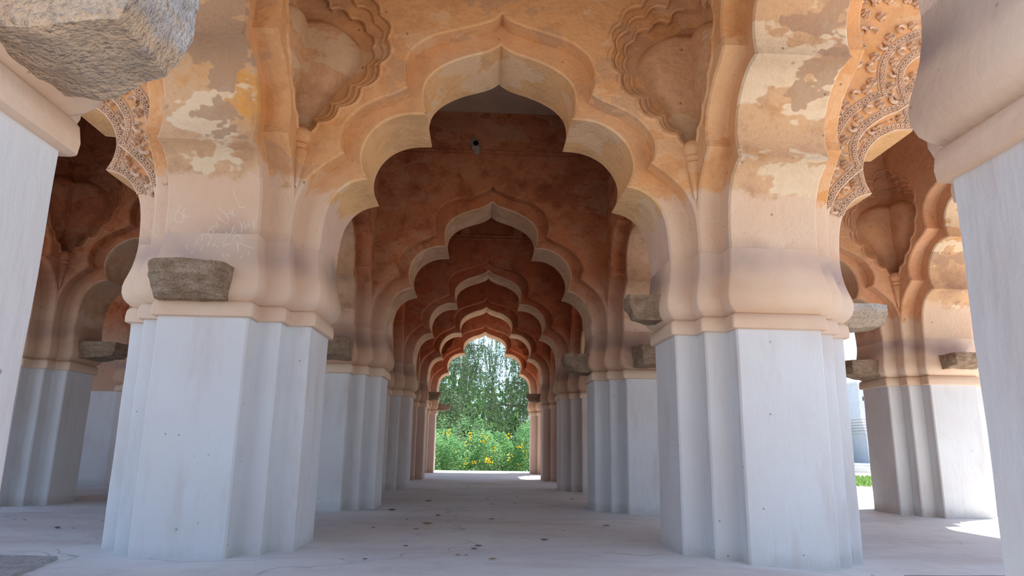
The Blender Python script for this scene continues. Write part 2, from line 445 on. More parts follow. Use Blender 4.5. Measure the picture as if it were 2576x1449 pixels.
N_C = scallop([(0.0, 2.935), (0.08, 3.035), (0.195, 3.165), (0.32, 3.315), (0.44, 3.49), (0.475, 3.64), (0.415, 3.79), (0.285, 3.90), (0.125, 3.97), (0.0, 4.09)], 0.26)
BUD = catmull([(0.0, 2.96), (0.05, 3.05), (0.12, 3.16), (0.21, 3.29), (0.315, 3.43), (0.375, 3.54), (0.375, 3.64), (0.305, 3.755), (0.18, 3.835), (0.075, 3.885), (0.0, 3.97)], 4)
DEP = (0.045, 0.085, 0.15); EXT = 0.20

def orient(loop, ccw=True):
    A = sum(loop[i][0] * loop[(i + 1) % len(loop)][1] - loop[(i + 1) % len(loop)][0] * loop[i][1] for i in range(len(loop)))
    return loop if (A > 0) == ccw else loop[::-1]

# ------------------------------------------------------------------ arches
def build_arch(name, label, mid, rotz, span, wall_m, band_m, soff_m, niches=(), group=None, sof2_m=None):
    """niches: set of (face, end); face 'f' = local -Y, 'b' = local +Y; end 0 = -u, 1 = +u"""
    hs = span / 2; hw = hs - PW
    seed = mid[0] * 3.1 + mid[1] * 1.7
    P1 = full_profile(FOIL1, hw / 1.3, seed)
    k2 = (hw + PS - EX) / 1.444
    P2 = full_profile(FOIL2, k2, seed)
    t = thing(name, label, 'arch', (mid[0], mid[1], 0), rotz, group)

    def order(P, half, bu, bz, nm, mats, holes):
        mb = MB(); c = 0.014
        Po = offset(P, c)
        n = len(P)
        ys = [(-half, Po), (-half + c, P), (-half * 0.33, P), (half * 0.33, P), (half - c, P), (half, Po)]
        V = [(p[0], y, p[1]) for y, L in ys for p in L]
        Fs = []
        for r in range(len(ys) - 1):
            for i in range(n - 1):
                Fs.append((r * n + i, r * n + i + 1, (r + 1) * n + i + 1, (r + 1) * n + i))
        mb.add(V, Fs, 1)
        # faces
        for sgn, fc in ((-1, 'f'), (1, 'b')):
            outer = [(-bu, 2.05), (-bu, bz), (bu, bz), (bu, 2.05)]
            loop = Po[::-1] + outer            # closed polygon
            loops = [loop] + [h for f_, h in holes if f_ == fc]
            flat = [p for l in loops for p in l]
            tr = tess(loops)
            V = [(p[0], sgn * half, p[1]) for p in flat]
            T = []
            for a, b_, c_ in tr:
                A = (flat[b_][0] - flat[a][0]) * (flat[c_][1] - flat[a][1]) - (flat[c_][0] - flat[a][0]) * (flat[b_][1] - flat[a][1])
                ccw = A > 0          # ccw in (u,z) faces local -Y
                T.append((a, b_, c_) if ccw == (sgn < 0) else (a, c_, b_))
            mb.add(V, T, 0)
        # top and ends
        mb.add([(-bu, -half, bz), (bu, -half, bz), (bu, half, bz), (-bu, half, bz)], [(0, 1, 2, 3)], 0)
        for e in (-1, 1):
            mb.add([(e * bu, -half, 2.05), (e * bu, half, 2.05), (e * bu, half, bz), (e * bu, -half, bz)], [(0, 1, 2, 3)], 0)
        return mb.build(nm, mats, t, smooth=True, angle=32)

    holes = []
    rs = min(1.0, (hw / 1.3) ** 1.0)
    for fc, end in niches:
        uc = hs - BT; e = 1 if end else -1
        dz = 0.004 if rotz else 0.0           # keeps the twin niche's faces from coinciding with this one's
        def W(L): return [(e * (uc - r * rs), z + dz) for r, z in L]
        full = lambda O, e_: [(-e_, O[0][1])] + O + [(-e_, O[-1][1])]
        loops = [W(full(N_A, EXT)), W(full(N_B, EXT - 0.015)), W(full(N_C, EXT - 0.03))]
        holes.append((fc, orient(loops[0])))
        sg = -1 if fc == 'f' else 1
        nb = MB()
        d0 = 0.0
        for q in range(3):
            L = loops[q]; n = len(L); d1 = DEP[q]
            nb.add([(p[0], sg * (BT - d0), p[1]) for p in L] + [(p[0], sg * (BT - d1), p[1]) for p in L], [(i, (i + 1) % n, n + (i + 1) % n, n + i) for i in range(n)])
            grp = [L, loops[q + 1]] if q < 2 else [L]
            flat = [p for l in grp for p in l]
            nb.add([(p[0], sg * (BT - d1), p[1]) for p in flat], [tuple(x) for x in tess(grp)])
            d0 = d1
            crv = W([N_A, N_B, N_C][q])
            for k in range(0, len(crv) - 1, 6):      # one rounded rib along each scallop
                nb.tube([(p[0], sg * (BT - (0, DEP[0], DEP[1])[q] - 0.004), p[1]) for p in crv[k:k + 7]], 0.017 if q else 0.02, 5, 0, Vector((0, 1, 0)))
        nf_ = nb.build('niche_frame', wall_m, t, smooth=True, angle=40)
        # lotus bud, a swelling half leaf that meets its twin in the corner
        bb = MB(); rows = BUD; nr = 9
        V = []; Fs = []
        for r0, z in rows:
            for j in range(nr):
                q = j / (nr - 1)
                r = -EXT + (r0 + EXT) * q
                rr = max(r, 0.0) / max(r0, 1e-4) if r0 > 1e-4 else 1.0
                hgt = 0.14 * min(1, r0 / 0.26) * (1 - rr ** 2.4) ** 0.6 * (0.93 + 0.07 * math.sin(min(1, rr * 1.8) * PI / 2))
                V.append((e * (uc - r * rs), sg * (BT - DEP[2] + hgt), z))
        for i in range(len(rows) - 1):
            for j in range(nr - 1):
                Fs.append((i * nr + j, i * nr + j + 1, (i + 1) * nr + j + 1, (i + 1) * nr + j))
        bb.add(V, Fs)
        bb.build('lotus_bud', BUDM if wall_m is OCHRE else wall_m, nf_, smooth=True, angle=50)
        # ball, collar and pendant hanging in the corner below the lotus (one per corner)
        if rotz == 0:
            pb = MB(); cx, cy = e * (uc - 0.012), sg * (BT + 0.012)
            prof = [(0.0, 2.455), (0.012, 2.47), (0.03, 2.58), (0.052, 2.70), (0.058, 2.735), (0.045, 2.75), (0.052, 2.765), (0.062, 2.78), (0.05, 2.795),
                    (0.068, 2.815), (0.078, 2.845), (0.072, 2.88), (0.045, 2.91), (0.0, 2.92)]
            pb.lathe(prof, 14, (cx, cy, 0)); pb.build('corner_pendant', wall_m, t, smooth=True, angle=45)
    order(P1, AT, hw + 0.42, 4.3, 'inner_order', [band_m, soff_m], [])
    order(P2, BT, hs, Z_TOP, 'spandrel_wall', [wall_m, sof2_m or wall_m], holes)
    return t, P1, P2

NICHE = {}
def bay_niches(r, c):
    for key, fe in ((('x', r + 1, c), ('f', 0)), (('y', c, r), ('f', 1)), (('x', r + 1, c), ('f', 1)), (('y', c + 1, r), ('b', 1)),
                    (('x', r, c), ('b', 0)), (('y', c, r), ('f', 0)), (('x', r, c), ('b', 1)), (('y', c + 1, r), ('b', 0))):
        NICHE.setdefault(key, set()).add(fe)
for rc in ((0, 1), (4, 1), (1, 0), (1, 2), (3, 0), (3, 2)): bay_niches(*rc)

ORD = ['nearest', 'first', 'second', 'third', 'fourth', 'last']
XLAB = {(0, 1): 'cusped porch arch overhead in front of the camera, above the frame',
        (1, 1): 'largest cusped arch, framed by lotus niches, between the two front piers',
        (2, 1): 'second cusped arch of the corridor with a pipe hole in its wall',
        (3, 1): 'third cusped arch of the corridor in dark red shade, under a frieze',
        (4, 1): 'fourth cusped arch of the corridor, just before the garden arch',
        (5, 1): 'farthest and smallest cusped arch, opening on the garden tree',
        (1, 0): 'facade arch left of the front left pier, lace stucco edge barely visible',
        (1, 2): 'facade arch with beaded floral stucco, right of the front right pier',
        (2, 0): 'dim aisle arch seen through the narrow left gap, beside a lotus niche',
        (2, 2): 'aisle arch seen through the right gap, beside a lotus niche',
        (3, 0): 'left aisle arch on the third pier row, mostly hidden behind piers',
        (3, 2): 'right aisle arch on the third pier row, mostly hidden behind piers',
        (4, 0): 'rear facade arch of the left aisle, hidden behind piers',
        (4, 2): 'rear facade arch of the right aisle, hidden behind piers'}
ARCH = {}
for (r, c), lab in XLAB.items():
    x0, x1 = COLS[c], COLS[c + 1]
    front = r <= 1; inner = RED_LIT if c == 2 else (REDDEEP if r >= 3 else RED)
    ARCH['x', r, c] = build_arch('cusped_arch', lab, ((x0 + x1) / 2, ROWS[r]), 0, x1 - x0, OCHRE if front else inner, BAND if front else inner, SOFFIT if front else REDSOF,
                                 sorted(NICHE.get(('x', r, c), ())), 'cusped arches across the corridor' if c == 1 else 'aisle arches')
sides = {0: 'far left', 1: 'left', 2: 'right', 3: 'far right'}
for c in range(4):
    for r in range(5):
        if c in (0, 3) and r in (0, 4): continue
        y0, y1 = ROWS[r], ROWS[r + 1]
        if c in (1, 2):
            lab = (['patched side arch of the porch rising from the front face of the %s front pier' % sides[c],
                    'arch along the %s side of the corridor between first and second piers' % sides[c],
                    'arch along the %s side of the corridor between second and third piers' % sides[c],
                    'arch along the %s side of the corridor between third and fourth piers' % sides[c],
                    'side arch of the far porch on the %s, beside the garden opening' % sides[c]])[r]
        else:
            lab = 'outer aisle arch on the %s between pier rows %s and %s' % (sides[c], ['', 'one', 'two', 'three'][r], ['', 'two', 'three', 'four'][r])
        front = r == 0; inner = RED_LIT if c == 3 else (REDDEEP if r >= 2 else RED)
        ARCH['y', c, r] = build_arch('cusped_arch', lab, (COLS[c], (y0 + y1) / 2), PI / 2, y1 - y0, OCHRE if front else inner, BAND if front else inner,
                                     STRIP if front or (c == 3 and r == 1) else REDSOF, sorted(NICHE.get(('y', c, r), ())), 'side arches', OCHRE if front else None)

# ------------------------------------------------------------------ piers (shared part meshes)
def plan(e, ch=0.0):
    q = [((PA, PW), 1), ((PA, PB), 0), ((PB, PB), 1), ((PB, PA), 0), ((PW, PA), 1)]
    quad = []
    for (x, y), convex in q:
        x += e; y += e
        if convex and ch: quad += [(x - ch, y), (x, y - ch)]
        else: quad.append((x, y))
    out = []
    for k in range(4):
        a = k * -PI / 2; ca, sa = round(math.cos(a)), round(math.sin(a))
        out += [(x * ca - y * sa, x * sa + y * ca) for x, y in quad]
    return out[::-1]

def loft(name, rings, mats, ch=0.012, wob=0.0, seed=0, cap=True, smooth=True, angle=35):
    V = []; Fs = []; n = None
    for z, e in rings:
        L = plan(e, ch); n = len(L)
        for x, y in L:
            w = Vector((x * 1.3, y * 1.3, z * 1.1 + seed))
            V.append((x + wob * noise.noise(w), y + wob * noise.noise(w + Vector((9, 9, 0))), z))
    for i in range(len(rings) - 1):
        for k in range(n):
            k2 = (k + 1) % n
            Fs.append((i * n + k, i * n + k2, (i + 1) * n + k2, (i + 1) * n + k))
    if cap:
        Fs.append(tuple(range(n))[::-1]); Fs.append(tuple((len(rings) - 1) * n + k for k in range(n)))
    me = bpy.data.meshes.new(name); me.from_pydata(V, [], Fs); me.materials.append(mats)
    me.polygons.foreach_set('use_smooth', [True] * len(Fs)); me.update()
    me.set_sharp_from_angle(angle=math.radians(angle)); me.update()
    return me

SHAFTS = [loft('shaft', [(-0.2 + 1.7 * i / 14, 0.0012 * math.sin(i * 1.3 + s)) for i in range(15)], LIME, 0.012, 0.0028, s * 7.3) for s in range(4)]
IMPOST = loft('impost_moulding', [(1.494, 0.0), (1.494, 0.022), (1.50, 0.030), (1.535, 0.033), (1.583, 0.027), (1.600, 0.014), (1.606, 0.0)], MOULD, 0.010, 0.006, 3)
CAPRINGS = [(1.598, -0.004), (1.612, 0.012), (1.632, 0.036), (1.66, 0.056), (1.70, 0.067), (1.745, 0.068), (1.79, 0.060), (1.84, 0.047), (1.90, 0.034), (1.96, 0.026), (2.02, 0.021), (2.06, EX)]
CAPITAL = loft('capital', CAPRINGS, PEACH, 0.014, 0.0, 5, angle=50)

PLAB = {(0, 1): 'bright white near pier cut off by the left frame edge',
        (0, 2): 'pale lilac near pier cut off by the right frame edge',
        (1, 1): 'large front left pier with one stone bracket and scratched writing above',
        (1, 2): 'large front right pier with stone stubs on its inner and outer sides',
        (2, 1): 'second pier on the left of the corridor, half behind the front left pier',
        (2, 2): 'second pier on the right of the corridor with brown stone brackets',
        (3, 1): 'third pier on the left of the corridor', (3, 2): 'third pier on the right of the corridor',
        (4, 1): 'fourth pier on the left of the corridor with a dark bracket', (4, 2): 'fourth pier on the right of the corridor with a dark bracket',
        (5, 1): 'farthest left pier, framing the garden view', (5, 2): 'farthest right pier, framing the garden view',
        (2, 0): 'shaded aisle pier seen through the narrow left gap', (2, 3): 'aisle pier seen through the right gap beside the near pier',
        (1, 0): 'outer facade pier of the left aisle, hidden outside the frame', (1, 3): 'outer facade pier of the right aisle, hidden outside the frame',
        (3, 0): 'third row outer pier of the left aisle', (3, 3): 'third row outer pier of the right aisle',
        (4, 0): 'rear corner pier of the left aisle, hidden', (4, 3): 'rear corner pier of the right aisle, hidden'}
PIER = {}
for k, ((r, c), lab) in enumerate(PLAB.items()):
    t = thing('pier', lab, 'pier', (COLS[c], ROWS[r], 0), 0, 'plastered piers')
    sh = link('shaft', SHAFTS[k % 4], t)
    if r >= 3:                                   # white lime too, with red bounce light painted into the colour
        sh.material_slots[0].link = 'OBJECT'; sh.material_slots[0].material = LIME_BOUNCE if r >= 4 else LIME_BOUNCE_FAINT
    link('impost_moulding', IMPOST, t); cp = link('capital', CAPITAL, t)
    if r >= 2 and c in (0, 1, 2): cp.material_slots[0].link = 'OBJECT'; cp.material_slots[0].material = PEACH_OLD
    PIER[r, c] = t

# ------------------------------------------------------------------ floor, plinth, ceilings, roof, rear wall of the left side
def floor_mesh():
    mb = MB()
    def grid(x0, x1, y0, y1, st):
        nx = max(2, int((x1 - x0) / st)); ny = max(2, int((y1 - y0) / st))
        V = [(x0 + (x1 - x0) * i / nx, y0 + (y1 - y0) * j / ny) for j in range(ny + 1) for i in range(nx + 1)]
        mb.add([(x, y, floor_z(x, y)) for x, y in V], [(j * (nx + 1) + i, j * (nx + 1) + i + 1, (j + 1) * (nx + 1) + i + 1, (j + 1) * (nx + 1) + i) for j in range(ny) for i in range(nx)])
    grid(-10.2, 7.3, 3.1, 17.6, 0.25); grid(-3.5, 3.5, 0.75, 3.1, 0.25); grid(-3.5, 3.5, 17.6, 21.0, 0.25)
    return mb.build('floor', FLOOR, None, smooth=True)
fl = struct(floor_mesh(), 'grey lilac cement floor of the pavilion')
pl = MB()
pl.box(-10.2, 7.3, 3.1, 17.6, -0.9, -0.13); pl.box(-3.5, 3.5, 0.75, 3.1, -0.9, -0.13); pl.box(-3.5, 3.5, 17.6, 21.0, -0.9, -0.13)
struct(pl.build('plinth', EXTERIOR, fl))
def bayceil(r, c):
    x0, x1, y0, y1 = COLS[c] + 0.3, COLS[c + 1] - 0.3, ROWS[r] + 0.3, ROWS[r + 1] - 0.3
    mb = MB(); zc = 4.94 if (r, c) != (2, 1) else 4.97
    mb.box(x0, x1, y0, y1, zc, 5.08)
    struct(mb.build('ceiling', CEIL), 'flat plaster ceiling of a bay')
for r, c in [(0, 1), (1, 1), (2, 1), (3, 1), (4, 1)] + [(r, c) for r in (1, 2, 3) for c in (0, 2)]: bayceil(r, c)
rf = MB()
rf.box(-6.5, 6.5, 4.4, 16.6, 5.0, 5.5); rf.box(-2.8, 2.8, 0.8, 4.4, 5.0, 5.5); rf.box(-2.8, 2.8, 16.6, 20.15, 5.0, 5.5)
rf.box(-5.6, 5.6, 5.2, 15.8, 5.5, 8.6); rf.box(-2.3, 2.3, 1.3, 5.2, 5.5, 8.2); rf.box(-2.3, 2.3, 15.8, 19.7, 5.5, 8.2)
struct(rf.build('roof', EXTERIOR), 'upper storey of the pavilion, above the frame')
ev = MB()
for x0, x1, y0, y1 in ((-6.9, 6.9, 4.0, 17.0), (-3.1, 3.1, 0.5, 4.0), (-3.1, 3.1, 17.0, 20.5)): ev.box(x0, x1, y0, y1, 5.0, 5.07)
struct(ev.build('eaves', EXTERIOR))
wl = MB()
wl.box(-10.0, -6.2, 12.25, 12.72, -0.2, 1.5, 0); wl.box(-10.0, -6.2, 12.25, 12.72, 1.5, 5.0, 1); wl.box(-10.0, -9.5, 8.2, 12.25, -0.2, 1.5, 0); wl.box(-10.0, -9.5, 8.2, 12.25, 1.5, 5.0, 1)
wl.box(-10.0, -5.6, 8.2, 12.3, 5.0, 5.1, 1)
struct(wl.build('wall_left', [LIME, RED]), 'plain plastered stair wall at the end of the left aisle')

# ------------------------------------------------------------------ details on the corridor walls
def on_arch(key): return ARCH[key][0]
t2 = on_arch(('x', 2, 1)); m = MB()
for z, h, d in ((4.385, 0.022, 0.022), (4.340, 0.016, 0.014)): m.box(-1.44, 1.44, -BT - d, -BT + 0.02, z - h / 2, z + h / 2)
m.build('string_course', RED, t2)
m = MB(); rnd = random.Random(4)
pts = []
for k in range(18):
    a = 2 * PI * k / 18; rr = 0.085 * (1 + 0.28 * rnd.uniform(-1, 1)); pts.append((rr * 0.8 * math.cos(a) - 0.233, rr * 1.5 * math.sin(a) - 0.03 + 4.49))
V = [(x, -BT - 0.004, z) for x, z in pts] + [(-0.233 + (x + 0.233) * 0.72, -BT - 0.028, 4.47 + (z - 4.47) * 0.72) for x, z in pts] + [(-0.233 + 0.036 * math.cos(2 * PI * k / 18), -BT - 0.034, 4.49 + 0.036 * math.sin(2 * PI * k / 18)) for k in range(18)]
Fs = [(i, (i + 1) % 18, 18 + (i + 1) % 18, 18 + i) for i in range(18)] + [(18 + i, 18 + (i + 1) % 18, 36 + (i + 1) % 18, 36 + i) for i in range(18)]
m.add(V, Fs, 0)
V = [(-0.233 + r * math.cos(2 * PI * k / 18), y, 4.49 + r * math.sin(2 * PI * k / 18)) for r, y in ((0.036, -BT - 0.034), (0.034, -BT - 0.006)) for k in range(18)]
m.add(V, [(i, (i + 1) % 18, 18 + (i + 1) % 18, 18 + i) for i in range(18)] + [tuple(range(18, 36))], 1)
m.build('pipe_hole', [CEMENT, DARK], t2, smooth=True)
t3 = on_arch(('x', 3, 1)); m = MB()
m.box(-1.44, 1.44, -BT - 0.02, -BT + 0.02, 4.30, 4.325); m.box(-1.44, 1.44, -BT - 0.035, -BT + 0.02, 4.345, 4.375)
m.build('string_course', RED, t3)
for x in (-1.32, -0.44, 0.50, 1.34):
    m = MB(); m.box(x - 0.075, x + 0.075, -BT - 0.10, -BT + 0.02, 4.376, 4.93); m.build('frieze_post', RED, t3)
m = MB(); m.box(-1.44, 1.44, -BT - 0.11, -BT + 0.02, 4.70, 4.93); m.build('frieze_rail', RED, t3)

# ------------------------------------------------------------------ carved stucco on the two facade arches
def stucco(key, seed):
    t, P1, P2 = ARCH[key]; rnd = random.Random(seed); mb = MB()
    def resample(P, step):
        out = []; acc = 0.0; nxt = step / 2
        N = normals2(P)
        for i in range(len(P) - 1):
            a, b = P[i], P[i + 1]; l = math.hypot(b[0] - a[0], b[1] - a[1])
            while nxt <= acc + l and l > 0:
                f = (nxt - acc) / l; out.append((a[0] + (b[0] - a[0]) * f, a[1] + (b[1] - a[1]) * f, math.atan2(b[1] - a[1], b[0] - a[0]))); nxt += step
            acc += l
        return out
    def clear(P, u, z, d): return min((u - q[0]) ** 2 + (z - q[1]) ** 2 for q in P) > (0.8 * d) ** 2
    def bead(u, z, y, r=0.017):
        V = []
        for rr, h in ((r, 0.0), (r * 0.8, 0.02), (r * 0.45, 0.019), (r * 0.30, 0.003)):
            V += [(u + rr * math.cos(2 * PI * k / 8), y - h, z + rr * math.sin(2 * PI * k / 8)) for k in range(8)]
        Fs = [(i * 8 + k, i * 8 + (k + 1) % 8, (i + 1) * 8 + (k + 1) % 8, (i + 1) * 8 + k) for i in range(3) for k in range(8)]
        Fs.append(tuple(range(24, 32)))
        mb.add(V, Fs)
    def floret(u, z, y, r, n=6, ph=0.0):
        V = [(u, y - 0.014, z)]; S = n * 4
        for k in range(S):
            a = 2 * PI * k / S + ph; rr = r * (0.66 + 0.34 * abs(math.cos(a * n / 2 - ph * n / 2)))
            V.append((u + 0.55 * rr * math.cos(a), y - 0.044, z + 0.55 * rr * math.sin(a)))
        for k in range(S):
            a = 2 * PI * k / S + ph; rr = r * (0.66 + 0.34 * abs(math.cos(a * n / 2 - ph * n / 2)))
            V.append((u + rr * math.cos(a), y - 0.006, z + rr * math.sin(a)))
        Fs = [(0, 1 + k, 1 + (k + 1) % S) for k in range(S)] + [(1 + k, 1 + S + k, 1 + S + (k + 1) % S, 1 + (k + 1) % S) for k in range(S)]
        mb.add(V, Fs); bead(u, z, y - 0.016, r * 0.3)
    def scroll(u, z, y, a, r, hand):
        pts = []
        for i in range(10):
            q = i / 9; th = a + hand * q * 4.2; rr = r * (1 - 0.62 * q)
            pts.append((u + rr * math.cos(th), y - 0.014 - 0.012 * q, z + rr * math.sin(th)))
        mb.tube(pts, [0.016 - 0.007 * i / 9 for i in range(10)], 4)
    def row(P, off, y, zmin=2.42):
        for u, z, a in resample(offset(P, off), 0.037):
            if z > zmin and clear(P, u, z, off): bead(u, z, y)
        for d in (-0.024, 0.024):
            Q = [p for p in offset(P, off + d) if clear(P, p[0], p[1], off + d)]
            seg = []
            for p in Q:
                if p[1] > zmin: seg.append((p[0], y - 0.004, p[1]))
            if len(seg) > 3: mb.tube(seg, 0.008, 4, 0, Vector((0, 1, 0)))
    def band(P, off, y, r, zmin=2.45):
        for i, (u, z, a) in enumerate(resample(offset(P, off), r * 2.25)):
            if z < zmin or not clear(P, u, z, off): continue
            if i % 2: floret(u, z, y, r * 0.85, 6, rnd.uniform(0, 1))
            else: scroll(u, z, y, a + rnd.uniform(-0.4, 0.4), r * 0.95, 1 if i % 4 else -1)
    y1, y2 = -AT, -BT
    row(P1, 0.032, y1); band(P1, 0.095, y1, 0.042)
    row(P2, 0.032, y2); band(P2, 0.105, y2, 0.048); row(P2, 0.178, y2, 2.6)
    band(P2, 0.255, y2, 0.05, 2.75)
    hs = 1.86 - BT
    Q = offset(P2, 0.31)
    placed = []
    for _ in range(1500):
        u = rnd.uniform(-hs + 0.05, hs - 0.05); z = rnd.uniform(2.7, 4.6)
        if min((u - q[0]) ** 2 + (z - q[1]) ** 2 for q in Q) < 0.06 ** 2: continue
        inside = any(abs(q[0] - u) < 0.05 and z < q[1] for q in Q)
        if inside or (abs(u) < 0.75 and z < 4.1) or any((u - a) ** 2 + (z - b) ** 2 < 0.078 ** 2 for a, b in placed): continue
        placed.append((u, z))
        if rnd.random() < 0.5: floret(u, z, y2, rnd.uniform(0.035, 0.055), rnd.choice((5, 6, 8)), rnd.uniform(0, 2))
        else: scroll(u, z, y2, rnd.uniform(0, 6), 0.05, rnd.choice((-1, 1)))
    o = mb.build('stucco_relief', STUCCO, t, smooth=True, angle=60); o['kind'] = 'stuff'; o['label'] = 'beaded rows and floral stucco relief'
stucco(('x', 1, 2), 3); stucco(('x', 1, 0), 5)

# ------------------------------------------------------------------ stone brackets and broken stubs
def rock(w, d, h, seed, cuts=7, amp=0.02, chip=0.25, tail=0.10):
    """local: x across, -y outwards from 0 to -d, z 0..h; tail is buried in the wall"""
    bm = bmesh.new()
    bmesh.ops.create_cube(bm, size=1.0)
    bmesh.ops.subdivide_edges(bm, edges=bm.edges[:], cuts=cuts, use_grid_fill=True)
    rn = random.Random(seed); cs = [rn.uniform(0.3, 1.0) for _ in range(8)]
    for v in bm.verts:
        x, y, z = v.co
        q = 0.5 - y                       # 0 at tail (wall), 1 at outer end
        out = max(0.0, q - 0.45) / 0.55
        low = max(0.0, 0.1 - z) / 0.6
        sx = 1 - chip * low * (0.5 + out * 0.5) * (cs[0] if x > 0 else cs[1])
        sx *= 1 - chip * 0.9 * out ** 2 * (cs[2] if x > 0 else cs[3])
        yy = y + (low * chip * 0.8 * out) * cs[4]
        v.co = Vector((x * w * sx, (yy - 0.5) * (d + tail) + tail, (z + 0.5) * h - 0.0 * low))
        v.co.z += low * out * h * 0.25 * cs[5]
    bm.normal_update()
    o3 = Vector((seed * 3.7, seed * 1.3, 0))
    for v in bm.verts:
        n = v.normal.copy(); p = v.co * 7 + o3
        k = noise.noise(p) * 1.0 + noise.noise(p * 2.6) * 0.5 + (abs(noise.noise(Vector((v.co.x * 2, v.co.y * 2, v.co.z * 26)) + o3)) - 0.3) * 0.5
        v.co += n * (k * amp)
    me = bpy.data.meshes.new('stone'); bm.to_mesh(me); bm.free()
    me.polygons.foreach_set('use_smooth', [True] * len(me.polygons)); me.update(); me.set_sharp_from_angle(angle=math.radians(28))
    return me

def bracket(r, c, face, w, d, h, z, label, mat=STONE, seed=1, along=0.0, cuts=7, amp=0.016, chip=0.3):
    ang = {'front': 0, 'right': PI / 2, 'back': PI, 'left': -PI / 2}[face]
    me = rock(w, d, h, seed, cuts, amp, chip); me.materials.append(mat)
    o = link('stone_bracket', me); o.rotation_euler = (0, 0, ang)
    n = Vector((0, -1, 0)); n.rotate(Matrix.Rotation(ang, 3, 'Z')); s = Vector((1, 0, 0)); s.rotate(Matrix.Rotation(ang, 3, 'Z'))
    o.location = Vector((COLS[c], ROWS[r], z)) + n * (PW + 0.045) + s * along
    tag(o, label, 'bracket', 'stone brackets on the piers')
    return o
bracket(0, 1, 'right', 0.37, 0.33, 0.30, 1.625, 'huge grey granite bracket jutting from the near left pier', STONE_NEAR, 11, 0.045, 26, 0.014, 0.22)
bracket(1, 1, 'front', 0.53, 0.20, 0.225, 1.595, 'broad brown stone bracket on the face of the front left pier', STONE, 5, -0.075, 12, 0.014, 0.42)
bracket(1, 2, 'left', 0.26, 0.24, 0.20, 1.63, 'broken stone stub on the inner side of the front right pier', STONE, 8, 0.0, 8, 0.016, 0.45)
bracket(1, 2, 'right', 0.34, 0.40, 0.19, 1.60, 'pale stone stub jutting right from the front right pier', STONE_NEAR, 9, 0.0, 10, 0.012, 0.2)
bracket(2, 1, 'front', 0.46, 0.26, 0.24, 1.64, 'dark stone stub on the second left pier, partly hidden', STONE, 21, 0.1)
bracket(2, 2, 'front', 0.50, 0.30, 0.24, 1.62, 'dark stone stub on the second right pier, behind the front right pier', STONE, 22, 0.02)
bracket(2, 2, 'left', 0.50, 0.30, 0.23, 1.60, 'brown stone bracket jutting into the corridor from the second right pier', STONE, 23)
bracket(2, 0, 'right', 0.50, 0.42, 0.20, 1.66, 'dark stone bracket on the shaded left aisle pier', STONE, 24)
bracket(3, 0, 'right', 0.50, 0.34, 0.20, 1.62, 'small dark bracket farther back in the left gap', STONE, 25)
bracket(2, 3, 'left', 0.50, 0.34, 0.21, 1.62, 'brown bracket jutting left from the right aisle pier', STONE, 26)
bracket(2, 3, 'front', 0.42, 0.28, 0.17, 1.68, 'reddish brown bracket on the face of the right aisle pier', STONE, 27, 0.03)
bracket(3, 3, 'left', 0.42, 0.32, 0.22, 1.58, 'small broken bracket against the sky in the right gap', STONE, 28)
bracket(4, 1, 'right', 0.46, 0.26, 0.17, 1.66, 'dark bracket left of the garden view, the higher of two', STONE, 29)
bracket(4, 2, 'left', 0.46, 0.30, 0.17, 1.66, 'dark bracket right of the garden view', STONE, 30)
bracket(5, 1, 'right', 0.46, 0.34, 0.17, 1.60, 'lower reddish bracket on the left against the garden view', STONE, 31)

